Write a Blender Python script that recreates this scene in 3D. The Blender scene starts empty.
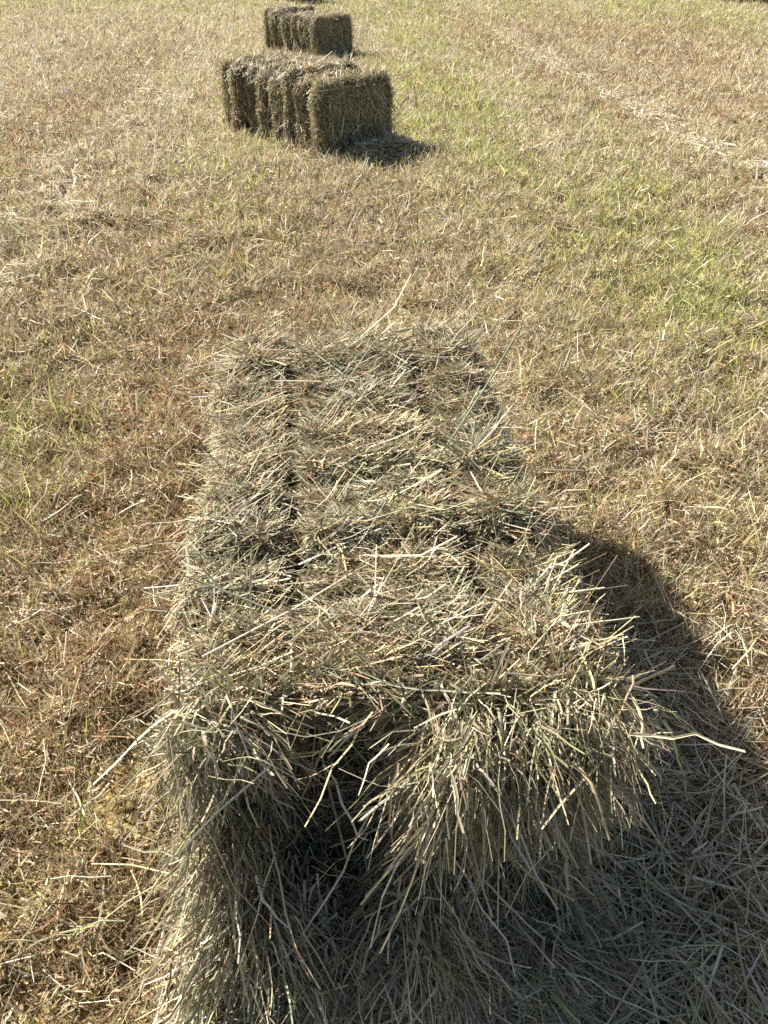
import bpy, math, random
import numpy as np

R = np.random.default_rng(11)
random.seed(5)
scene = bpy.context.scene
COL = scene.collection
PI = math.pi

# ------------------------------------------------------------------ scene basics
CAM_H, CAM_PITCH = 1.085, 38.5          # metres above ground, degrees below the horizon
SUN_EL = 37.5
SUN_DIR = np.array([-.79, .61])       # horizontal direction towards the sun (far left)
SUN_DIR = SUN_DIR / np.linalg.norm(SUN_DIR)

BW, BH, BL = .50, .385, .95            # one bale: width, height, length

# ------------------------------------------------------------------ noise
def _hash(ix, iy, seed):
    h = (ix.astype(np.int64) * 374761393 + iy.astype(np.int64) * 668265263 + seed * 1442695041) & 0xffffffff
    h = ((h ^ (h >> 13)) * 1274126177) & 0xffffffff
    return ((h ^ (h >> 16)) & 0xffff) / 65535.0

def vnoise(x, y, s, seed=0):
    x = np.asarray(x, float) / s; y = np.asarray(y, float) / s
    ix = np.floor(x); iy = np.floor(y)
    fx = x - ix; fy = y - iy
    fx = fx * fx * (3 - 2 * fx); fy = fy * fy * (3 - 2 * fy)
    a = _hash(ix, iy, seed); b = _hash(ix + 1, iy, seed)
    c = _hash(ix, iy + 1, seed); d = _hash(ix + 1, iy + 1, seed)
    return (a * (1 - fx) + b * fx) * (1 - fy) + (c * (1 - fx) + d * fx) * fy

def fbm(x, y, s, oct=3, seed=0):
    t = 0; a = 1; n = 0
    for k in range(oct):
        t = t + a * vnoise(x, y, s / 2 ** k, seed + 17 * k); n += a; a *= .55
    return t / n                                        # 0..1

def ground_z(x, y):
    y = np.asarray(y, float); q = y - 3.9
    fall = -.03 * np.where(q > .6, q, np.where(q < -.6, 0, (q + .6) ** 2 / 2.4))      # the field falls away gently
    return .050 * (fbm(x, y, .9, 2, 3) - .5) + .070 * (fbm(x, y, .13, 3, 8) - .5) + fall

def unit(v):
    return v / np.maximum(np.linalg.norm(v, axis=-1, keepdims=True), 1e-9)

# ------------------------------------------------------------------ mesh building
def make_mesh(name, V, F4, C=None, mat=None):
    me = bpy.data.meshes.new(name)
    V = np.ascontiguousarray(V, np.float32); F4 = np.ascontiguousarray(F4, np.int32)
    nf = len(F4)
    me.vertices.add(len(V)); me.vertices.foreach_set('co', V.ravel())
    me.loops.add(nf * 4); me.loops.foreach_set('vertex_index', F4.ravel())
    me.polygons.add(nf); me.polygons.foreach_set('loop_start', np.arange(0, nf * 4, 4, dtype=np.int32))
    if C is not None:
        at = me.attributes.new('Col', 'FLOAT_COLOR', 'POINT')
        c4 = np.ones((len(V), 4), np.float32); c4[:, :3] = C
        at.data.foreach_set('color', c4.ravel())
    me.update(calc_edges=True); me.validate()
    if mat: me.materials.append(mat)
    return me

class Blades:
    """collects ribbons (straws, blades, dead leaves) for ONE mesh"""
    def __init__(self, wmax=1.0): self.wmax = wmax; self.V = []; self.F = []; self.C = []; self.n = 0
    def grid(self, V, F, C):
        self.V.append(V); self.F.append(F + self.n); self.C.append(C); self.n += len(V)
    def add(self, base, d, L, w, col, bend=None, side=None, K=2, taper=(1, 1), vee=0.0, wob=0.0):
        N = len(base)
        if N == 0: return
        base = np.asarray(base, float); d = unit(np.asarray(d, float))
        L = np.broadcast_to(L, (N,)); w = np.minimum(np.broadcast_to(w, (N,)), self.wmax)
        if side is None:
            side = np.cross(d, unit(R.normal(size=(N, 3)) + [0, 0, .9]))
        side = unit(side - d * np.sum(side * d, 1, keepdims=True))
        nrm = np.cross(side, d)
        if bend is None: bend = np.zeros((N, 3))
        t = np.linspace(0, 1, K + 1)
        P = base[:, None, :] + d[:, None, :] * (L[:, None, None] * t[None, :, None]) + bend[:, None, :] * (t ** 2)[None, :, None]
        if wob:
            j = R.normal(size=(N, K + 1, 3)) * (wob * L)[:, None, None]
            j[:, 0] = 0; P = P + j
        tw = np.interp(t, np.linspace(0, 1, len(taper)), taper)
        hw = .5 * w[:, None] * tw[None, :]
        S = side[:, None, :] * hw[..., None]
        across = [P - S, P + S]
        if vee:
            across = [P - S, P + nrm[:, None, :] * (hw * vee)[..., None], P + S]
        A = len(across)
        V = np.stack(across, 2).reshape(-1, 3)
        f = []
        for k in range(K):
            for a in range(A - 1):
                f.append([k * A + a, k * A + a + 1, (k + 1) * A + a + 1, (k + 1) * A + a])
        f = np.array(f)
        F = (np.arange(N) * (A * (K + 1)))[:, None, None] + f[None]
        C = np.repeat(np.asarray(col, float), A * (K + 1), 0)
        self.grid(V, F.reshape(-1, 4), C)
    def mesh(self, name, mat):
        return make_mesh(name, np.concatenate(self.V), np.concatenate(self.F), np.concatenate(self.C), mat)

def link(name, me, parent=None, loc=(0, 0, 0)):
    o = bpy.data.objects.new(name, me); COL.objects.link(o); o.location = loc
    if parent: o.parent = parent
    return o

def tag(o, label=None, cat=None, group=None, kind=None):
    for k, v in (('label', label), ('category', cat), ('group', group), ('kind', kind)):
        if v: o[k] = v
    return o

# ------------------------------------------------------------------ materials
def fibre_mat(name, trans=.25, rough=.5, spec=.3, var=.22):
    m = bpy.data.materials.new(name); m.use_nodes = True
    nt = m.node_tree; nt.nodes.clear(); N = nt.nodes.new; L = nt.links.new
    out = N('ShaderNodeOutputMaterial'); at = N('ShaderNodeAttribute'); at.attribute_name = 'Col'
    geo = N('ShaderNodeNewGeometry'); nz = N('ShaderNodeTexNoise')
    nz.inputs['Scale'].default_value = 26; nz.inputs['Detail'].default_value = 2
    mr = N('ShaderNodeMapRange'); mr.inputs['From Min'].default_value = .3; mr.inputs['From Max'].default_value = .7
    mr.inputs['To Min'].default_value = 1 - var; mr.inputs['To Max'].default_value = 1 + var * .6
    L(geo.outputs['Position'], nz.inputs['Vector']); L(nz.outputs['Fac'], mr.inputs['Value'])
    mul = N('ShaderNodeVectorMath'); mul.operation = 'SCALE'
    L(at.outputs['Color'], mul.inputs[0]); L(mr.outputs['Result'], mul.inputs['Scale'])
    p = N('ShaderNodeBsdfPrincipled'); p.inputs['Roughness'].default_value = rough
    p.inputs['Specular IOR Level'].default_value = spec
    tr = N('ShaderNodeBsdfTranslucent'); mx = N('ShaderNodeMixShader'); mx.inputs[0].default_value = trans
    L(mul.outputs[0], p.inputs['Base Color']); L(mul.outputs[0], tr.inputs['Color'])
    L(p.outputs[0], mx.inputs[1]); L(tr.outputs[0], mx.inputs[2]); L(mx.outputs[0], out.inputs['Surface'])
    return m

M_HAY = fibre_mat('dry_hay', .16, .58, .22)
M_GRASS = fibre_mat('stubble', .29, .5, .28)
M_GREEN = fibre_mat('green_blade', .45, .45, .35, .25)

def soil_mat():
    m = bpy.data.materials.new('thatch_soil'); m.use_nodes = True
    nt = m.node_tree; N = nt.nodes.new; L = nt.links.new
    p = nt.nodes['Principled BSDF']; p.inputs['Roughness'].default_value = .95; p.inputs['Specular IOR Level'].default_value = .1
    geo = N('ShaderNodeNewGeometry')
    n1 = N('ShaderNodeTexNoise'); n1.inputs['Scale'].default_value = 22; n1.inputs['Detail'].default_value = 6
    n2 = N('ShaderNodeTexNoise'); n2.inputs['Scale'].default_value = .8; n2.inputs['Detail'].default_value = 4
    r1 = N('ShaderNodeValToRGB'); e = r1.color_ramp.elements
    e[0].position = .32; e[0].color = (.042, .029, .017, 1); e[1].position = .72; e[1].color = (.36, .285, .17, 1)
    r2 = N('ShaderNodeValToRGB'); e = r2.color_ramp.elements
    e[0].position = .35; e[0].color = (.8, .72, .62, 1); e[1].position = .65; e[1].color = (.95, 1.05, .62, 1)
    mix = N('ShaderNodeMix'); mix.data_type = 'RGBA'; mix.blend_type = 'MULTIPLY'; mix.inputs[0].default_value = 1
    for n in (n1, n2): L(geo.outputs['Position'], n.inputs['Vector'])
    L(n1.outputs['Fac'], r1.inputs[0]); L(n2.outputs['Fac'], r2.inputs[0])
    L(r1.outputs[0], mix.inputs[6]); L(r2.outputs[0], mix.inputs[7]); L(mix.outputs[2], p.inputs['Base Color'])
    b = N('ShaderNodeBump'); b.inputs['Strength'].default_value = .8; b.inputs['Distance'].default_value = .02
    n3 = N('ShaderNodeTexNoise'); n3.inputs['Scale'].default_value = 90; n3.inputs['Detail'].default_value = 4
    L(geo.outputs['Position'], n3.inputs['Vector']); L(n3.outputs['Fac'], b.inputs['Height']); L(b.outputs[0], p.inputs['Normal'])
    return m
M_SOIL = soil_mat()

def core_mat():
    m = bpy.data.materials.new('packed_hay'); m.use_nodes = True
    nt = m.node_tree; N = nt.nodes.new; L = nt.links.new
    p = nt.nodes['Principled BSDF']; p.inputs['Roughness'].default_value = .9; p.inputs['Specular IOR Level'].default_value = .1
    tc = N('ShaderNodeTexCoord'); mp = N('ShaderNodeMapping'); mp.inputs['Scale'].default_value = (40, 160, 40)
    nz = N('ShaderNodeTexNoise'); nz.inputs['Scale'].default_value = 1.0; nz.inputs['Detail'].default_value = 5
    r = N('ShaderNodeValToRGB'); e = r.color_ramp.elements
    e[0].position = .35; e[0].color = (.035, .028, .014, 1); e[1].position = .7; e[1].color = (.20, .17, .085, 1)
    L(tc.outputs['Object'], mp.inputs[0]); L(mp.outputs[0], nz.inputs['Vector']); L(nz.outputs['Fac'], r.inputs[0]); L(r.outputs[0], p.inputs['Base Color'])
    return m
M_CORE = core_mat()

def twine_mat():
    m = bpy.data.materials.new('sisal_twine'); m.use_nodes = True
    nt = m.node_tree; N = nt.nodes.new; L = nt.links.new
    p = nt.nodes['Principled BSDF']; p.inputs['Roughness'].default_value = .8
    tc = N('ShaderNodeTexCoord'); nz = N('ShaderNodeTexNoise'); nz.inputs['Scale'].default_value = 180
    r = N('ShaderNodeValToRGB'); e = r.color_ramp.elements
    e[0].position = .35; e[0].color = (.07, .03, .018, 1); e[1].position = .7; e[1].color = (.22, .11, .06, 1)
    L(tc.outputs['Object'], nz.inputs['Vector']); L(nz.outputs['Fac'], r.inputs[0]); L(r.outputs[0], p.inputs['Base Color'])
    return m
M_TWINE = twine_mat()

# ------------------------------------------------------------------ colours
PAL = {                                   # linear base colours
    'pale':  (.68, .62, .46), 'straw': (.55, .475, .31), 'tan': (.43, .34, .215), 'grey': (.41, .365, .26),
    'sage':  (.335, .315, .185), 'olive': (.24, .235, .115), 'brown': (.22, .150, .090), 'rust': (.33, .185, .098),
    'ochre': (.46, .34, .16), 'green': (.25, .31, .07), 'lime': (.46, .48, .14), 'dark': (.10, .085, .05),
}
def colours(n, weights):
    ks = list(weights); w = np.array([weights[k] for k in ks], float); w /= w.sum()
    c = np.array([PAL[k] for k in ks])[R.choice(len(ks), n, p=w)]
    c = c * R.lognormal(0, .26, (n, 1)) * R.lognormal(0, .05, (n, 3))
    return np.clip(c, .01, [.66, .60, .46])
HAY_TOP = dict(pale=.9, straw=1.9, tan=2.0, grey=1.2, sage=3.2, olive=3.0, brown=1.4, rust=.5, ochre=.5)
HAY_SIDE = dict(pale=1.1, straw=2.0, tan=1.8, grey=1.2, sage=3.2, olive=2.8, brown=1.2, ochre=.6)

# ------------------------------------------------------------------ hay bales
TW = .118                                  # twine at +-TW from the middle

class Flake:
    """one compressed slice of a bale, in the bale's own coordinates (x across, y along, z up)"""
    def __init__(s, y0, y1, hw, h, dx, dz, seed, dent0=None, edge=.016, rnd=.055, rough=.03, wave=.02):
        s.rough, s.wave = rough, wave
        s.pinch = {1: .68 + .32 * R.random(), -1: .84 + .16 * R.random()} if not dent0 else {1: .5, -1: .35}   # how hard each string bites
        s.y0, s.y1, s.hw, s.h, s.dx, s.dz, s.seed, s.dent0, s.edge, s.rnd = y0, y1, hw, h, dx, dz, seed, dent0, edge, rnd
        a, b = hw - rnd, h - rnd
        s.seg = np.array([2 * a, PI / 2 * rnd, h - 2 * rnd, PI / 2 * rnd, 2 * a, PI / 2 * rnd, h - 2 * rnd, PI / 2 * rnd])
        s.cum = np.concatenate([[0], np.cumsum(s.seg)]); s.per = s.cum[-1]
    def outline(s, u):
        """u in 0..1 round the outline, from the top left corner clockwise -> point (x,z), normal (x,z)"""
        q = (np.asarray(u) % 1) * s.per; k = np.clip(np.searchsorted(s.cum, q, 'right') - 1, 0, 7); f = (q - s.cum[k]) / s.seg[k]
        hw, h, r = s.hw, s.h, s.rnd
        X = np.zeros_like(q); Z = np.zeros_like(q); NX = np.zeros_like(q); NZ = np.zeros_like(q)
        ca = lambda c: np.cos(c); sa = lambda c: np.sin(c)
        for i in range(8):
            m = k == i; g = f[m]
            if i == 0: X[m] = -hw + r + g * 2 * (hw - r); Z[m] = h; NZ[m] = 1
            if i == 1: t = PI / 2 * (1 - g); X[m] = hw - r + r * ca(t); Z[m] = h - r + r * sa(t); NX[m] = ca(t); NZ[m] = sa(t)
            if i == 2: X[m] = hw; Z[m] = h - r - g * (h - 2 * r); NX[m] = 1
            if i == 3: t = -PI / 2 * g; X[m] = hw - r + r * ca(t); Z[m] = r + r * sa(t); NX[m] = ca(t); NZ[m] = sa(t)
            if i == 4: X[m] = hw - r - g * 2 * (hw - r); Z[m] = 0; NZ[m] = -1
            if i == 5: t = -PI / 2 - PI / 2 * g; X[m] = -hw + r + r * ca(t); Z[m] = r + r * sa(t); NX[m] = ca(t); NZ[m] = sa(t)
            if i == 6: X[m] = -hw; Z[m] = r + g * (h - 2 * r); NX[m] = -1
            if i == 7: t = PI - PI / 2 * g; X[m] = -hw + r + r * ca(t); Z[m] = h - r + r * sa(t); NX[m] = ca(t); NZ[m] = sa(t)
        return X, Z, NX, NZ
    def point(s, u, v):
        X, Z, NX, NZ = s.outline(u)
        v = np.asarray(v, float)
        ins = s.edge * (np.abs(2 * v - 1) ** 3)                                    # groove towards the neighbours
        ins = ins + np.where(X > 0, s.pinch[1], s.pinch[-1]) * .036 * np.exp(-((np.abs(X + s.dx) - TW) / .016) ** 2) * (np.abs(NZ) > .7)      # the strings bite in
        ins = ins + s.rough * (fbm(u * s.per + s.seed, v * (s.y1 - s.y0) + s.seed * 3.1, .075, 3, s.seed) - .5)
        x = X - NX * ins + s.dx; z = np.maximum(Z - NZ * ins + s.dz, 0.002)
        y = s.y0 + v * (s.y1 - s.y0) + s.wave * (vnoise(u * s.per, u * 0, .11, s.seed // 7) - .5)
        # corner of the end flake sags inwards a little
        P = np.stack([x, y, z], -1)
        Nn = np.stack([NX, np.zeros_like(x) + .25 * (2 * v - 1) ** 3, NZ], -1)
        T = np.stack([NZ, np.zeros_like(x), -NX], -1)
        return P, unit(Nn), T
    def endy(s, x, z, end):
        y = np.full_like(x, s.y0 if end == 0 else s.y1)
        sg = 1 if end == 0 else -1
        rr = np.maximum(np.abs(x - s.dx) / s.hw, np.abs(z - s.h / 2) / (s.h / 2))
        y = y + sg * (.03 if s.dent0 else .055) * np.clip(rr - .6, 0, 1) ** 2 * 4
        y = y + sg * .02 * (fbm(x + s.seed, z + 9, .08, 3, s.seed + 4) - .5)
        if s.dent0 and end == 0:
            for (cx, cz, sx, sz, a) in s.dent0:
                y = y + a * np.exp(-((x - cx) / sx) ** 2 - ((z - cz) / sz) ** 2)
        return y
    def core(s, B, nu=72, nv=6):
        col = lambda n: colours(n, dict(olive=1, brown=1, dark=2))  # darker than the straws: self-shadow in the gaps put into the colour
        u = np.linspace(0, 1, nu, endpoint=False); v = np.linspace(.02, .98, nv)
        uu, vv = np.meshgrid(u, v); P, n, t = s.point(uu.ravel(), vv.ravel())
        P = P - n * .006
        i = np.arange(nu); f = []
        for j in range(nv - 1):
            f.append(np.stack([j * nu + i, j * nu + (i + 1) % nu, (j + 1) * nu + (i + 1) % nu, (j + 1) * nu + i], -1))
        B.grid(P, np.concatenate(f), col(len(P)))
        for end, row in ((0, P[:nu]), (1, P[-nu:])):                        # caps: concentric rings
            c = row.mean(0); rings = [row]
            for q in (.8, .6, .4, .2, .02):
                rg = c + (row - c) * q; rg[:, 1] = s.endy(rg[:, 0], rg[:, 2], end) + (.008 if end == 0 else -.008); rings.append(rg)
            V = np.concatenate(rings); f = []
            for j in range(5):
                f.append(np.stack([j * nu + i, j * nu + (i + 1) % nu, (j + 1) * nu + (i + 1) % nu, (j + 1) * nu + i], -1))
            B.grid(V, np.concatenate(f), col(len(V)))
    def straws(s, B, n, wid, lmul=1.0, pal_top=HAY_TOP, pal_side=HAY_SIDE, K=3, vee=.5, lift=1.0, ulo=0, uhi=1):
        u = R.uniform(ulo, uhi, n); u = np.where((u > .37) & (u < .65), R.uniform(ulo, min(uhi, .37), n) if ulo < .37 else R.uniform(.66, uhi, n), u); X, Z, NX, NZ = s.outline(u)
        v = np.clip(R.beta(1.15, 1.15, n), 0, 1)
        P, Nn, T = s.point(u, v)
        keep = (P[:, 2] > .015) & ~((Nn[:, 2] < -.8)) & ~((np.abs(np.abs(P[:, 0]) - TW) < .013) & (Nn[:, 2] > .7) & (R.random(n) < np.where(P[:, 0] > 0, s.pinch[1], s.pinch[-1]) * .9))
        P, Nn, T, v, u = P[keep], Nn[keep], T[keep], v[keep], u[keep]; n = len(P)
        top = Nn[:, 2] > .6
        lk = fbm(u * s.per + s.seed * 1.7, v * (s.y1 - s.y0) + s.seed * .9, .034, 2, s.seed + 51)          # locks lie together
        ang = np.where(R.random(n) < .85, (lk - .5) * 2.6 + R.normal(0, .24, n), R.uniform(-1.6, 1.6, n))
        ang = np.where(~top & (R.random(n) < .7), ang * .6, ang)
        sg = np.where(R.random(n) < .5, 1, -1)
        sg = np.where(~top & (T[:, 2] * sg > 0) & (R.random(n) < .6), -sg, sg)       # side straws point down
        Y = np.zeros((n, 3)); Y[:, 1] = 1
        tilt = np.abs(R.normal(.02, .10, n)) * lift
        d = unit(T * (np.cos(ang) * sg)[:, None] + Y * np.sin(ang)[:, None] + Nn * tilt[:, None])
        L = np.clip(R.lognormal(math.log(.043), .52, n), .012, .13) * lmul
        L = np.where(top, L, L * .9)
        w = wid * R.lognormal(0, .38, n) * np.where(L > .08, .9, 1.1)
        base = P - d * (L * .45)[:, None] + Nn * (R.uniform(-.006, .008, n))[:, None]
        # on the top few straws bridge the string grooves: slide most of those that would cross back to the groove's rim
        for gx in (-TW, TW):
            tip = base + d * L[:, None]; lo = np.minimum(base[:, 0], tip[:, 0]); hi = np.maximum(base[:, 0], tip[:, 0])
            cross = top & (lo < gx + .012) & (hi > gx - .012) & (R.random(n) < .45 + .5 * s.pinch[1 if gx > 0 else -1]) & (lift < 1.5)
            right = P[:, 0] > gx
            sh = np.where(right, gx + R.uniform(.008, .022, n) - lo, gx - R.uniform(.008, .022, n) - hi)
            base[:, 0] += np.where(cross, sh, 0)
        if s.dent0:
            hx, hz, sx, sz, _d = s.dent0[0]; tip = base + d * L[:, None]
            ok = ~((np.abs(P[:, 0] - hx) < sx * .95) & (np.minimum(tip[:, 1], base[:, 1]) < s.y0 + .008) & (np.minimum(tip[:, 2], base[:, 2]) < s.h - .004) & (R.random(n) < .9))
            P, Nn, d, L, w, base, top = P[ok], Nn[ok], d[ok], L[ok], w[ok], base[ok], top[ok]; n = len(P)
        c = .90 * np.where(top[:, None], colours(n, pal_top), colours(n, pal_side))
        pt = fbm(P[:, 0] + s.seed, P[:, 1] + P[:, 2], .07, 2, s.seed + 31)[:, None]  # patches of rustier and greener hay
        c = c * (1 + (pt - .5) * np.array([.35, .1, -.25]))
        bend = R.normal(0, .28, (n, 3)) * [[.5, 1, 1]] * L[:, None] - Nn * (L * .10)[:, None]
        B.add(base, d, L, w, c, bend=bend, side=np.cross(d, Nn + R.normal(0, .45, (n, 3))), K=K, taper=(1, 1, .8), vee=vee, wob=.03)
        # dead leaf crumbs
        m = int(n * 1.3); j = R.integers(0, n, m)
        j = j[~((np.abs(np.abs(P[j, 0]) - TW) < .014) & (Nn[j, 2] > .7) & (R.random(m) < .93))]; m = len(j)
        d2 = unit(R.normal(size=(m, 3)) + Nn[j] * .5); l2 = R.uniform(.006, .016, m)
        B.add(P[j] + R.normal(0, .008, (m, 3)) * (1 - np.abs(Nn[j])) + Nn[j] * R.uniform(-.004, .006, m)[:, None], d2, l2, wid * R.uniform(1.0, 2.6, m),
              colours(m, dict(tan=2, brown=2, rust=.9, sage=2, ochre=1, olive=1.6)), bend=R.normal(0, .4, (m, 3)) * l2[:, None], K=2, taper=(.5, 1, .3))
    def endstraws(s, B, n, wid, end=0, lmul=1.0, pal=HAY_SIDE, K=3, vee=.5):
        x = R.uniform(-s.hw + .012, s.hw - .012, n) + s.dx; z = R.uniform(.01, s.h - .01, n) + s.dz
        y = s.endy(x, z, end); sg = -1 if end == 0 else 1
        Nn = np.zeros((n, 3)); Nn[:, 1] = sg
        a = np.where(R.random(n) < .65, R.normal(-PI / 2, .55, n), R.uniform(0, 2 * PI, n))     # mostly hanging
        d = unit(np.stack([np.cos(a), sg * np.abs(R.normal(.04, .16, n)), np.sin(a)], -1))
        L = np.clip(R.lognormal(math.log(.065), .5, n), .02, .2) * lmul
        w = wid * R.lognormal(0, .38, n)
        if s.dent0 and end == 0:                                 # few straws inside the hollows
            for (cx, cz, sx, sz, q) in s.dent0[:2]:
                k = (np.hypot((x - cx) / sx, (z - cz) / sz) > .85) | (R.random(len(x)) < .25)
                x, y, z, d, L, w, Nn = x[k], y[k], z[k], d[k], L[k], w[k], Nn[k]
            n = len(x)
        base = np.stack([x, y, z], -1) - d * (L * .45)[:, None] + Nn * R.uniform(-.01, .012, n)[:, None]
        base[:, 2] = np.clip(base[:, 2], .004, s.h + .02)
        B.add(base, d, L, w, colours(n, pal), bend=R.normal(0, .15, (n, 3)) * L[:, None], side=np.cross(d, Nn + R.normal(0, .5, (n, 3))), K=K, taper=(1, 1, .8), vee=vee, wob=.02)

def make_twine(name, parent, x, L0, L1, h, rad, jit):
    """string loop round the long way of the bale, sunk into the hay"""
    pts = []
    top = np.linspace(L0, L1, 26)
    pts += [(x + random.uniform(-jit, jit), y, h - .026 + random.uniform(-.003, .004)) for y in top]
    pts += [(x, L1 + .006, h * .8), (x, L1 + .006, h * .5), (x, L1 + .006, h * .2)]
    pts += [(x, y, .004) for y in top[::-3]]
    pts += [(x, L0 - .004, h * .2), (x, L0 - .004, h * .5), (x, L0 - .004, h * .8)]
    P = np.array(pts); n = len(P); T = unit(np.roll(P, -1, 0) - np.roll(P, 1, 0))
    A = np.tile([1., 0, 0], (n, 1)); Bv = np.cross(T, A); m = 7
    th = np.linspace(0, 2 * PI, m, endpoint=False)
    V = (P[:, None] + rad * (np.cos(th)[None, :, None] * A[:, None] + np.sin(th)[None, :, None] * Bv[:, None])).reshape(-1, 3)
    i = np.arange(n)[:, None]; k = np.arange(m)[None]
    F = np.stack([i * m + k, i * m + (k + 1) % m, ((i + 1) % n) * m + (k + 1) % m, ((i + 1) % n) * m + k], -1).reshape(-1, 4)
    return link('twine', make_mesh('twine', V, F, None, M_TWINE), parent)

def bale_root(loc, yaw, label, group):
    r = bpy.data.objects.new('hay_bale', None); COL.objects.link(r)
    r.location = loc; r.rotation_euler = (0, 0, math.radians(yaw)); r.empty_display_size = .2
    return tag(r, label, 'hay bale', group)

GROUP = 'hay bales lying in a row across the mown field'

def flake_set(n, L, hwv, hv, seedoff, first=1.0):
    edges = -L / 2 + L * np.concatenate([[0], (first + np.arange(n)) / (first + n - 1)]); edges[1:-1] += R.normal(0, .009 if n > 9 else .018, n - 1)
    return [(edges[i] + .0015, edges[i + 1] - .0015, BW / 2 * (1 + R.normal(0, hwv)), BH + R.normal(0, hv), R.normal(0, .007), seedoff + i * 7) for i in range(n)]

def gravity_straws(B, base, d, L, w, col, g, K=5, vee=.5):
    n = len(base); bend = np.zeros((n, 3)); bend[:, 2] = -g * L
    bend += R.normal(0, .22, (n, 3)) * np.asarray(L)[:, None]
    B.add(base, d, L, w, col, bend=bend, side=np.cross(d, R.normal(size=(n, 3))), K=K, taper=(1, 1, .75), vee=vee, wob=.022)

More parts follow.
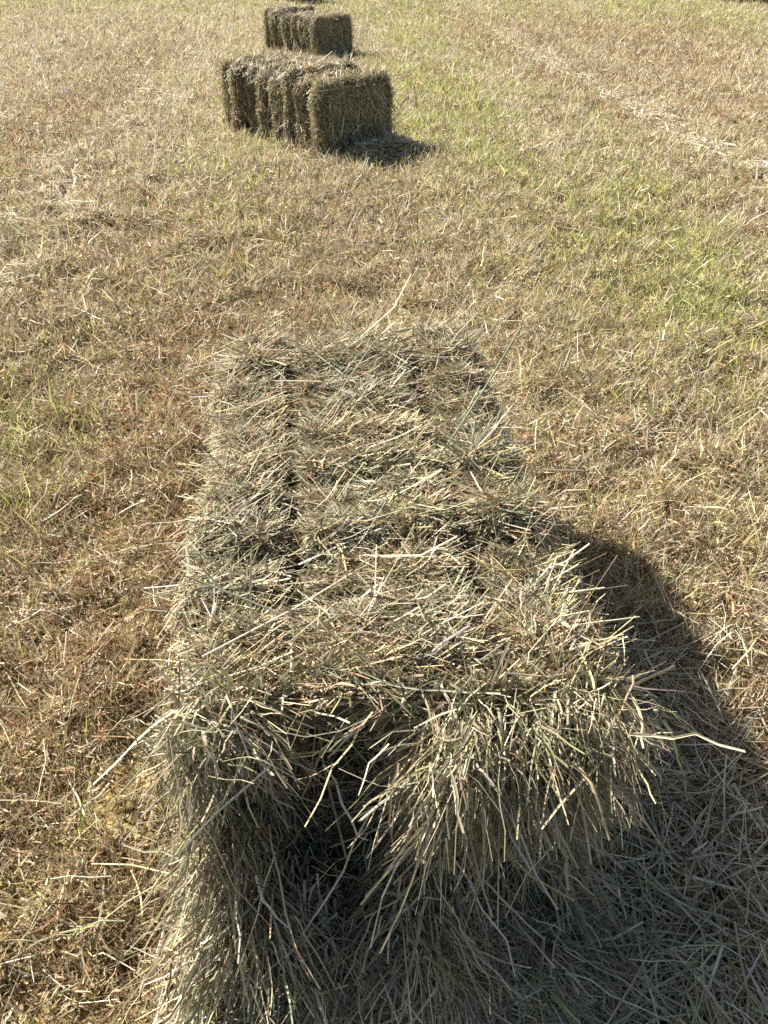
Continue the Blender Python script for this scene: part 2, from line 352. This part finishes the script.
# ---- the near bale
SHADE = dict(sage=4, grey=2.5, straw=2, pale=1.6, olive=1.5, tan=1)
FX, FY, FYAW = -.026, 1.0, 5.9
near = bale_root((FX, FY, ground_z(FX, FY) - .005), FYAW, 'largest hay bale, nearest the camera, its frayed near end drooping to the ground', GROUP)
NF = 10
for i, (y0, y1, hw, h, dx, sd) in enumerate(flake_set(NF, BL, .018, .007, 40, 1.9)):
    B = Blades(.0040)
    dent = None
    if i == 0:
        hw *= 1.03; dent = [(-.078, .262, .072, .100, .158), (.115, .10, .055, .06, .11), (-.02, .10, .1, .07, .02)]
    if i == 1: hw *= 1.03
    if i == NF - 1: h -= .012
    f = Flake(y0, y1, hw, h, dx, R.normal(0, .003), sd, dent, edge=.024, rough=.038)
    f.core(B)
    f.straws(B, 12500 if i else 23000, .00155, 1.0)
    # extra long pale straws lying on the top, and ragged ends poking out of both flanks
    for cnt, lo, hi, lm in ((120, 0.0, .30, 1.9), (90, .25, .42, 1.3), (90, .78, 1.0, 1.3)):
        f.straws(B, cnt, .0024, lm, dict(pale=4, straw=3, sage=1.5, grey=1), dict(pale=2, straw=3, sage=2), lift=1.51, ulo=lo, uhi=hi)
    if i == 0:
        f.endstraws(B, 11000, .0019, 0, .95)
        pw = dict(pale=1.6, straw=2.8, tan=2.0, sage=2.6, olive=2.2, brown=.8, grey=.8)
        # the big drooping tuft right of the middle, in locks that part from each other
        def locks(nl, cx, cy, cz, dirs, per, lmed, lmax, g0, g1, wid=.0019, spread=.020, pal=pw, dspread=.42):
            for q in range(nl):
                n = int(per * R.uniform(.6, 2.1)); c0 = np.array([cx(), cy(), cz()]); d0 = unit(np.array(dirs(c0)))
                base = c0 + R.normal(0, spread, (n, 3)); d = unit(d0 + R.normal(0, dspread * .75, (n, 3)))
                L = np.clip(R.lognormal(math.log(lmed), .45, n), .02, lmax)
                tip = base + d * (L * .6)[:, None]                       # the hollow left of the middle stays open
                k = np.ones(n, bool)
                for (hx, hz, sx, sz, _d) in dent[:2]:
                    k &= ~((np.hypot((base[:, 0] - hx) / sx, (base[:, 2] - hz + .01) / sz) < 1.05) | (np.hypot((tip[:, 0] - hx) / sx, (tip[:, 2] - hz + .02) / sz) < 1.12)) | (R.random(n) < .07)
                base, d, L = base[k], d[k], L[k]; n = len(base)
                if n: gravity_straws(B, base - d * (L * .10)[:, None], d, L, wid * R.lognormal(0, .35, n), colours(n, pal) * .86 * R.lognormal(0, .16), R.uniform(g0, g1, n))
        U, Nm = R.uniform, R.normal
        locks(34, lambda: Nm(.095, .050), lambda: y0 + U(-.06, .02), lambda: h + U(-.08, -.005), lambda c: [(c[0] - .08) * 6 + Nm(-.25, .45), -1, Nm(-.25, .4)], 58, .050, .115, .2, 1.0, wid=.0020, dspread=.62)
        locks(16, lambda: Nm(.06, .05), lambda: y0 - U(.01, .05), lambda: h - U(.03, .15), lambda c: [Nm(-.8, .3), -U(.2, .6), Nm(-.45, .3)], 24, .075, .15, .1, .4, wid=.0024)
        locks(22, lambda: Nm(.10, .06), lambda: y0 - U(.0, .05), lambda: U(.10, .26), lambda c: [Nm(-.1, .5), -U(.1, .7), -U(.4, 1)], 50, .050, .12, .1, .6, dspread=.6)
        # left corner: a curtain hanging to the ground, leaning outwards
        locks(66, lambda: -hw + abs(Nm(.012, .035)), lambda: y0 + U(-.07, .13), lambda: U(.02, 1) ** 1.1 * h, lambda c: [Nm(.0, .22), Nm(-.3, .3), -U(.5, 1)], 46, .060, .14, .0, .3)
        locks(12, lambda: -hw + U(.01, .08), lambda: y0 + U(-.03, .03), lambda: h - U(-.01, .05), lambda c: [Nm(0, .7), -U(.1, .7), Nm(-.1, .4)], 34, .045, .10, .2, .8)
        locks(34, lambda: U(-.25, .02), lambda: y0 - U(.02, .10), lambda: U(.01, .16), lambda c: [Nm(0, .5), -U(.2, .8), -U(.2, 1)], 36, .065, .16, .1, .4)
        # the face slumps outwards at its foot
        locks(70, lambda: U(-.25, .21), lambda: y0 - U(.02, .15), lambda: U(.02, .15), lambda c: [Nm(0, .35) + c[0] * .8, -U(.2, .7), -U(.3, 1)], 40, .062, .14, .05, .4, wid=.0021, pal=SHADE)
        # a few long bleached stalks over the face
        n = 22; base = np.stack([U(-.24, .24, n), y0 - U(.0, .07, n), U(.12, h + .01, n)], -1); d = np.stack([Nm(0, .7, n), -U(.1, .6, n), -U(.1, 1, n)], -1)
        gravity_straws(B, base, d, U(.10, .19, n), U(.0020, .0030, n), colours(n, dict(pale=1, straw=1)), U(.0, .4, n), K=5)
        # right corner shoulder
        locks(42, lambda: hw + Nm(-.045, .020), lambda: y0 + U(-.05, .10), lambda: h * (1 - R.beta(1, 1.3) * .75), lambda c: [Nm(.0, .4), Nm(-.5, .35), -U(.2, 1)], 46, .045, .11, .1, .5)
    if i == 4:      # the single thick stalk that sticks out of the right flank
        B.add(np.array([[.17, y0 + .03, h - .015]]), np.array([[1, -.10, -.02]]), .17, .0042, np.array([PAL['pale']]), K=4, vee=.6)
    link('flake', B.mesh('flake', M_HAY), near)
for sx in (-1, 1):
    make_twine('twine', near, sx * TW, -BL / 2 + .02, BL / 2 - .01, BH, .0032, .003)

# ---- the bales further off: one built, the others copied
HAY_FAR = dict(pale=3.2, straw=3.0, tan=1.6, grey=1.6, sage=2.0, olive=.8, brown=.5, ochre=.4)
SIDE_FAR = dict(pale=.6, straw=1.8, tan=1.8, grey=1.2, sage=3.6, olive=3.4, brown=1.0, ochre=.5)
SX, SY = -.475, 5.04
second = bale_root((SX, SY, ground_z(SX, SY) - .01), 40, 'second bale from the front, lying aslant with a hay heap at its end', GROUP)
NS = 8
fs = flake_set(NS, BL * 1.10, .03, .012, 300)
for i, (y0, y1, hw, h, dx, sd) in enumerate(fs):
    B = Blades(); f = Flake(y0 + .002, y1 - .002, hw * 1.03, h + .004, dx * 2.0, 0, sd, None, edge=.045, rnd=.10 if i in (0, NS - 1) else .055, rough=.030, wave=.035)
    f.core(B)
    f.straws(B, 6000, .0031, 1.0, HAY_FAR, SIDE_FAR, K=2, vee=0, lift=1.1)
    f.straws(B, 110, .0034, 1.5, dict(pale=3, straw=3), dict(straw=3, tan=2), K=3, vee=0, lift=1.7)
    if i == 0: f.endstraws(B, 6500, .0032, 0, 1.2, SIDE_FAR, K=2, vee=0)
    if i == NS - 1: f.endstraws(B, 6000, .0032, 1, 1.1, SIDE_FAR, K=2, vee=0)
    link('flake', B.mesh('flake', M_HAY), second)
for sx in (-1, 1):
    make_twine('twine', second, sx * TW, -BL / 2 + .03, BL / 2 - .03, BH, .003, .003)

second.scale = (.99, .99, 1.0)

def copy_bale(src, loc, yaw, label):
    r = src.copy(); COL.objects.link(r)
    r.location = (loc[0], loc[1], ground_z(loc[0], loc[1]) - .01); r.rotation_euler = (0, 0, math.radians(yaw)); r['label'] = label; r.scale = (.89, .90, .94)
    for ch in list(src.children):
        c = ch.copy(); COL.objects.link(c); c.parent = r
        if ch.name.startswith('flake'):
            c.location = (random.uniform(-.012, .012), 0, random.uniform(-.012, .006))
    return r
BALES = [(FX, FY, FYAW), (SX, SY, 40)]
for (x, y, yaw, lab) in (
        (-.79, 9.28, 220, 'third hay bale from the camera, directly behind the slanted one with the hay heap'),
        (-1.58, 16.6, 40, 'farthest bale of the row, only its foot showing at the top edge'),
        (6.42, 16.45, 35, 'hay bale alone at the far right, a dark sliver at the top edge')):
    copy_bale(second, (x, y), yaw, lab); BALES.append((x, y, yaw))

def inside_bale(x, y, shrink=.03):
    m = np.zeros(len(x), bool)
    for (bx, by, yaw) in BALES:
        a = math.radians(yaw); c, s = math.cos(a), math.sin(a)
        lx = (x - bx) * c + (y - by) * s; ly = -(x - bx) * s + (y - by) * c
        m |= (np.abs(lx) < BW / 2 - shrink) & (np.abs(ly) < BL / 2 - shrink)
    return m

# ------------------------------------------------------------------ ground sheet
def ground_sheet():
    xs = np.concatenate([[-400, -120, -40, -16], np.linspace(-11, 11, 420), [16, 40, 120, 400]])
    ys = np.concatenate([[-400, -60, -15, -4], np.linspace(-1, 22, 420), [26, 34, 60, 150, 500]])
    X, Y = np.meshgrid(xs, ys); Z = ground_z(X, Y) - .004
    pass
    V = np.stack([X, Y, Z], -1).reshape(-1, 3); nx, ny = len(xs), len(ys)
    j, i = np.meshgrid(np.arange(ny - 1), np.arange(nx - 1), indexing='ij')
    F = np.stack([j * nx + i, j * nx + i + 1, (j + 1) * nx + i + 1, (j + 1) * nx + i], -1).reshape(-1, 4)
    me = make_mesh('ground', V, F, None, M_SOIL); me.polygons.foreach_set('use_smooth', np.ones(len(F), bool))
    return tag(link('ground', me), 'brown earth and thatch of the mown hay field', 'ground', kind='structure')
ground_sheet()

# ------------------------------------------------------------------ field cover
def scatter(n, ymin=-.15, ymax=22.0, p=1.35, z0=1.6):
    """n points over the field in front of the camera, thinning with distance"""
    yg = np.linspace(ymin, ymax, 600)
    hwid = .47 * np.maximum(yg, 0) + .95
    dist = np.hypot(yg, CAM_H)
    den = hwid * np.minimum(1, (z0 / dist) ** p)
    cdf = np.cumsum(den); cdf /= cdf[-1]
    n = int(n * 1.32)
    y = np.interp(R.random(n), cdf, yg); side = R.random(n) < .26                    # a quarter goes to the field beside the view
    x = np.where(side, R.uniform(1, 2.1, n) * R.choice([-1, 1], n), R.uniform(-1, 1, n)) * (.47 * np.maximum(y, 0) + .95)
    k = ~inside_bale(x, y); x, y = x[k], y[k]
    return x, y, np.hypot(np.hypot(x, y), CAM_H)

def g(v, c, s): return np.exp(-((v - c) / s) ** 2)
def fields(x, y):
    """how green, how rusty and how pale the cover is at a point of the field"""
    lane = x + .085 * y                                       # the mower's lanes run on along the row of bales
    ln = fbm(lane, y * .07, .42, 3, 63); l2 = fbm(lane, y * .05, .85, 2, 29)
    n1 = fbm(x, y, .6, 3, 21); n2 = fbm(x, y, .22, 3, 57); n3 = fbm(x, y * .35, .5, 3, 91)
    green = .62 * g(lane, 1.35, .55) * np.clip((y - 1.2) / 1.2, 0, 1) + .6 * g(x, .25, .35) * np.clip((y - 3.5) / 2, 0, 1) + .5 * g(x, -.4 - .10 * y, .30) * np.clip((y - 2) / 2, 0, 1) \
        + .5 * np.clip((y - 11) / 4, 0, 1) + .4 * g(x, -1.0, .35) * g(y, 1.8, .5) + .5 * g(x, 5.0, 1.2) * np.clip((y - 7) / 3, 0, 1)
    green = np.clip(green * np.clip((n1 * .8 + n2 * 1.0 + .8 * (ln - .5) - .64) * 3.0, 0, 1.5) + .04, 0, 1)
    rust = np.clip(.75 * g(x, -.85, .6) * np.clip(1.6 - y * .35, 0, 1) + .35 * np.clip((n3 - .48) * 5, 0, 1) + .6 * g(lane, 3.75, .45) + .45 * g(lane, 2.6, .15) + .6 * np.clip((ln - .52) * 5, 0, 1) * np.clip((y - 2) / 3, 0, 1) + .3 * g(x, .55, .25) * g(y, 1.1, .6), 0, 1)
    pale = np.clip((n3 - .45) * 2.0 + (.5 - l2) * 3.0 + .14 + np.clip((y - 1.2) / 5, 0, .9), 0, 1)  # last term pales with distance: sunlit brightness of the far field put into the colour
    return green, rust, pale

def cover_colours(x, y, base):
    n = len(x); gr, ru, pa = fields(x, y)
    c = colours(n, base); r = R.random(n)
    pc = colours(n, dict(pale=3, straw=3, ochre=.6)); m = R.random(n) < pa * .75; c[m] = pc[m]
    rc = colours(n, dict(rust=2, brown=2, ochre=1.2, tan=1.5)); m = r < ru * .62; c[m] = rc[m]
    gc = colours(n, dict(green=1.4, lime=2.4, sage=1.2, olive=.7)); m = R.random(n) < gr * .55; c[m] = gc[m]
    return c

def wscale(dist): return np.clip(dist / 1.7, .85, 10) ** .52

# --- dead litter lying on the ground
B = Blades()
x, y, dist = scatter(540000, p=1.32)
k = R.random(len(x)) < -.45 + 2.5 * fbm(x, y, .085, 3, 77); x, y, dist = x[k], y[k], dist[k]
n = len(x); ws = wscale(dist)
z = ground_z(x, y) + R.uniform(0, .018, n)
a = R.uniform(0, 2 * PI, n)
d = np.stack([np.cos(a), np.sin(a), R.normal(.25, .5, n)], -1)
L = np.clip(R.lognormal(math.log(.018), .5, n), .006, .06) * ws ** .7
w = .0019 * R.lognormal(0, .4, n) * ws
c = cover_colours(x, y, dict(tan=3, straw=2.4, brown=1.6, pale=1.3, grey=1.2, rust=.6, ochre=1, sage=.8))
B.add(np.stack([x, y, z], -1), d, L, w, c, bend=R.normal(0, .55, (n, 3)) * L[:, None], K=3, taper=(.8, 1, .5), wob=.06)
tag(link('hay_litter', B.mesh('hay_litter', M_GRASS)), 'dry tan and brown clippings covering the whole field', 'hay litter', kind='stuff')

# --- matted clumps of broken hay, each of one tint, with gaps between them
B = Blades()
x, y, dist = scatter(17000, p=1.3); k = R.random(len(x)) < -.3 + 2.2 * fbm(x, y, .12, 3, 141); x, y = x[k], y[k]
m = R.integers(8, 30, len(x)); i = np.repeat(np.arange(len(x)), m); n = len(i); ws = wscale(np.hypot(np.hypot(x, y), CAM_H))[i]
tint = cover_colours(x, y, dict(tan=3, straw=2, ochre=1.4, brown=2.4, rust=.8, olive=1, sage=.8))[i]
sg = .011 * ws ** .6; X = x[i] + R.normal(0, 1, n) * sg; Y = y[i] + R.normal(0, 1, n) * sg
rr = np.hypot(X - x[i], Y - y[i]) / sg
d = unit(R.normal(size=(n, 3)) * [1, 1, .7] + [0, 0, .25]); L = R.uniform(.007, .018, n) * ws ** .7
Z = ground_z(X, Y) + .003 + .016 * np.exp(-rr ** 2 / 2) * R.random(n) * ws ** .3
B.add(np.stack([X, Y, Z], -1), d, L, R.uniform(.0012, .0030, n) * ws, np.clip(tint * .6 + .4 * colours(n, dict(tan=2, straw=2, brown=1, pale=1)), 0, .8) * R.lognormal(0, .2, (n, 1)),
      bend=R.normal(0, .5, (n, 3)) * L[:, None], K=2, taper=(.5, 1, .4), wob=.05)
tag(link('matted_hay', B.mesh('matted_hay', M_GRASS)), 'small matted clumps of broken hay left on the stubble', 'hay litter', kind='stuff')

# --- crumpled dead leaves (mostly at the left, rust brown)
B = Blades()
x, y, dist = scatter(300000, p=1.45)
gr, ru, pa = fields(x, y)
k = R.random(len(x)) < (.28 + ru * .8) * np.clip(-.4 + 2.6 * fbm(x, y, .085, 3, 77), 0, 1.3); x, y, dist = x[k], y[k], dist[k]; n = len(x); ws = wscale(dist)
z = ground_z(x, y) + R.uniform(.002, .022, n)
d = unit(R.normal(size=(n, 3)) * [1, 1, .6]); L = R.uniform(.006, .015, n) * ws
B.add(np.stack([x, y, z], -1), d, L, L * R.uniform(.22, .5, n), colours(n, dict(rust=1.6, brown=2.0, ochre=1.6, tan=3.2, straw=1)),
      bend=R.normal(0, .45, (n, 3)) * L[:, None], K=3, taper=(.3, 1, .9, .2), vee=.5)
tag(link('dead_leaves', B.mesh('dead_leaves', M_GRASS)), 'crumpled rust brown clover leaves between the stubble', 'dead leaves', kind='stuff')

# --- standing stubble in tufts
def tufts(nt, m, p, keep):
    x, y, dist = scatter(nt, p=p); k = keep(x, y); x, y = x[k], y[k]
    cnt = R.integers(2, m, len(x)); i = np.repeat(np.arange(len(x)), cnt)
    ox = R.normal(0, .011, len(i)); oy = R.normal(0, .011, len(i))
    X, Y = x[i] + ox, y[i] + oy
    ok = ~inside_bale(X, Y, .0); X, Y, ox, oy = X[ok], Y[ok], ox[ok], oy[ok]
    return X, Y, ox, oy, np.hypot(np.hypot(X, Y), CAM_H)

B = Blades()
X, Y, ox, oy, dist = tufts(95000, 11, 1.22, lambda x, y: R.random(len(x)) < -.2 + 2.0 * fbm(x, y, .13, 3, 5))
n = len(X); ws = wscale(dist)
d = np.stack([ox * 34 + R.normal(0, .36, n), oy * 34 + R.normal(0, .36, n), np.ones(n)], -1)
L = np.clip(R.lognormal(math.log(.032), .42, n), .01, .085) * ws ** .35
w = .0018 * R.lognormal(0, .35, n) * ws
c = cover_colours(X, Y, dict(straw=3, tan=3, pale=1.6, grey=1, ochre=1.3, sage=1, brown=1.3))
B.add(np.stack([X, Y, ground_z(X, Y) - .003], -1), d, L, w, c, bend=R.normal(0, .30, (n, 3)) * L[:, None] * [1, 1, .4], K=2, taper=(.9, 1, .45))
tag(link('stubble_grass', B.mesh('stubble_grass', M_GRASS)), 'short cut stubble standing in tufts over the field', 'stubble', kind='stuff')

# --- live green regrowth
B = Blades()
X, Y, ox, oy, dist = tufts(85000, 9, 1.2, lambda x, y: R.random(len(x)) < fields(x, y)[0] ** 1.2 * .75 + .012)
n = len(X); ws = wscale(dist)
d = np.stack([ox * 26 + R.normal(0, .33, n), oy * 26 + R.normal(0, .33, n), np.ones(n)], -1)
L = np.clip(R.lognormal(math.log(.036), .38, n), .012, .10) * ws ** .3
w = .0021 * R.lognormal(0, .3, n) * ws
B.add(np.stack([X, Y, ground_z(X, Y) - .003], -1), d, L, w, colours(n, dict(green=1.8, lime=3.4, sage=.8, olive=.4, straw=1.6)),
      bend=R.normal(0, .32, (n, 3)) * L[:, None] * [1, 1, .4], K=2, taper=(.9, 1, .2))
tag(link('green_grass', B.mesh('green_grass', M_GREEN)), 'fresh green grass blades growing back through the stubble', 'grass', kind='stuff')

# --- long loose straws dropped all over, thick beside the near bale, and pale swath lines
def loose(B, x, y, lmed, wid, pal, hmax=.02, K=3, vee=.4):
    n = len(x); ws = wscale(np.hypot(np.hypot(x, y), CAM_H))
    a = R.uniform(0, 2 * PI, n); d = np.stack([np.cos(a), np.sin(a), R.normal(.02, .12, n)], -1)
    L = np.clip(R.lognormal(math.log(lmed), .5, n), .03, .30); w = wid * R.lognormal(0, .35, n) * ws
    z = ground_z(x, y) + R.uniform(.008, .012 + hmax, n)
    B.add(np.stack([x, y, z], -1) - d * (L * .5)[:, None], d, L, w, colours(n, pal), bend=R.normal(0, .12, (n, 3)) * L[:, None] * [1, 1, .4],
          side=np.cross(d, R.normal(0, .4, (n, 3)) + [0, 0, 1]), K=K, taper=(1, 1, .8), vee=vee, wob=.02)
PALE = dict(pale=4, straw=3, grey=1.5, sage=1)
B = Blades()
x, y, dist = scatter(9000, p=1.3); k = R.random(len(x)) < .35 + .9 * fbm(x, y, .35, 2, 44); x, y = x[k], y[k]
loose(B, x, y, .055, .0017, PALE)
tag(link('loose_straw', B.mesh('loose_straw', M_HAY)), 'single pale straws dropped here and there over the field', 'loose straw', kind='stuff')

B = Blades()
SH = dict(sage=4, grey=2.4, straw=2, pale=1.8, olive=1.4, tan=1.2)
n = 3300                                                        # right of and in front of the near bale
x = np.concatenate([R.normal(.40, .15, n), R.uniform(-.25, .70, n)]); y = np.concatenate([R.uniform(.0, 1.05, n), R.normal(.22, .16, n)])
k = ~inside_bale(x, y, .0) & (x > -.34) & (R.random(len(x)) < np.clip(1.15 - (y - .35) * 1.25, 0.06, 1) * np.clip(1.5 - (x - .3) * 2.2, 0, 1)); x, y = x[k], y[k]
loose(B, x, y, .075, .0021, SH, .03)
n = 900                                                        # thin fringe on the left
x = R.normal(-.31, .04, n); y = R.uniform(.75, 1.6, n); k = ~inside_bale(x, y, 0); loose(B, x[k], y[k], .05, .0019, PALE, .03)
tag(link('loose_hay', B.mesh('loose_hay', M_HAY)), 'long grey green straws strewn round the foot of the nearest bale', 'loose hay', kind='stuff')

B = Blades()
n = 9000                                                        # rake line on the right
t = R.random(n); wv = R.normal(0, .065, n)
y = 11.5 + (3.3 - 11.5) * t; x = 2.28 - .085 * y + wv * 1.1
k = R.random(n) < np.clip(.15 + (fbm(x, y, .25, 2, 12) - .3) * 1.8, 0, 1) * (.5 + .5 * t); loose(B, x[k], y[k], .075, .0022, dict(pale=5, straw=2, grey=1), .02, vee=0)
n = 2600
t = R.random(n); y = 2.5 + 5 * t; x = -1.25 - .085 * y + R.normal(0, .13, n)
k = R.random(n) < np.clip((fbm(x, y, .3, 2, 13) - .35) * 2, 0, 1); loose(B, x[k], y[k], .06, .0022, dict(pale=3, straw=2, tan=2), .02, vee=0)
tag(link('hay_swath', B.mesh('hay_swath', M_HAY)), 'pale rake line of left over hay running across the right of the field', 'hay swath', kind='stuff')

# --- heap of loose hay at the foot of the second bale, and the slumped hay under the near end
def heap(name, cx, cy, rx, ry, hh, n, lmed, wid, pal, label, yaw=0.0, K=3, vee=0.0, down=0.0):
    B = Blades()
    r = np.sqrt(R.random(n)); a = R.uniform(0, 2 * PI, n); lx = r * np.cos(a) * rx; ly = r * np.sin(a) * ry
    ca, sa = math.cos(math.radians(yaw)), math.sin(math.radians(yaw)); x = cx + lx * ca - ly * sa; y = cy + lx * sa + ly * ca
    z = ground_z(x, y) + hh * (1 - r ** 1.6) * (.55 + .8 * fbm(x, y, .08, 2, 6)) * R.beta(3, 1, n) + .006
    b = np.where(R.random(n) < down, R.normal(-PI / 2, .6, n) + lx * 1.5, R.uniform(0, 2 * PI, n)); d = np.stack([np.cos(b), np.sin(b), R.normal(-.05, .25, n)], -1)
    L = np.clip(R.lognormal(math.log(lmed), .45, n), .02, .25)
    B.add(np.stack([x, y, z], -1) - d * (L * .5)[:, None], d, L, wid * R.lognormal(0, .35, n), colours(n, pal), bend=R.normal(0, .18, (n, 3)) * L[:, None],
          side=np.cross(d, R.normal(0, .5, (n, 3)) + [0, 0, 1]), K=K, taper=(1, 1, .8), vee=vee, wob=.03)
    return tag(link(name, B.mesh(name, M_HAY)), label, 'hay heap')
heap('hay_heap', -.01, 4.52, .27, .12, .09, 4200, .06, .0036, SH, 'low heap of loose hay in the shade at the end of the second bale', 28)
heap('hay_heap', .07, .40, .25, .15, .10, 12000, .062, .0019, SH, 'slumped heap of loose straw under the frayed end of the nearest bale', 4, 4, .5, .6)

# ------------------------------------------------------------------ camera, light, world
cam = bpy.data.cameras.new('camera'); co = bpy.data.objects.new('camera', cam); COL.objects.link(co)
cam.sensor_fit = 'VERTICAL'; cam.sensor_height = 34.6; cam.lens = 26.0; cam.clip_end = 2000; cam.clip_start = .02
co.location = (0, 0, CAM_H); co.rotation_euler = (math.radians(90 - CAM_PITCH), 0, 0)
scene.camera = co

sun = bpy.data.lights.new('sun', 'SUN'); so = bpy.data.objects.new('sun', sun); COL.objects.link(so)
sun.energy = 5.0; sun.angle = math.radians(.53); sun.color = (1, .95, .87)
el = math.radians(SUN_EL); sv = np.array([SUN_DIR[0] * math.cos(el), SUN_DIR[1] * math.cos(el), math.sin(el)])
from mathutils import Vector
so.rotation_euler = Vector(-sv).to_track_quat('-Z', 'Y').to_euler(); so.location = (-4, 4, 6)

w = bpy.data.worlds.new('World'); scene.world = w; w.use_nodes = True
nt = w.node_tree; bg = nt.nodes['Background']; sky = nt.nodes.new('ShaderNodeTexSky')
sky.sky_type = 'NISHITA'; sky.dust_density = 3.0; sky.air_density = .8; sky.sun_disc = False; sky.sun_elevation = el
sky.sun_rotation = math.atan2(SUN_DIR[0], SUN_DIR[1])
nt.links.new(sky.outputs[0], bg.inputs['Color']); bg.inputs['Strength'].default_value = .055

scene.view_settings.view_transform = 'Standard'; scene.view_settings.look = 'None'
scene.view_settings.exposure = 1.62; scene.view_settings.gamma = 1; scene.view_settings.use_curve_mapping = False
cy = scene.cycles; cy.max_bounces = 5; cy.diffuse_bounces = 2; cy.glossy_bounces = 2; cy.transmission_bounces = 3; cy.use_denoising = False
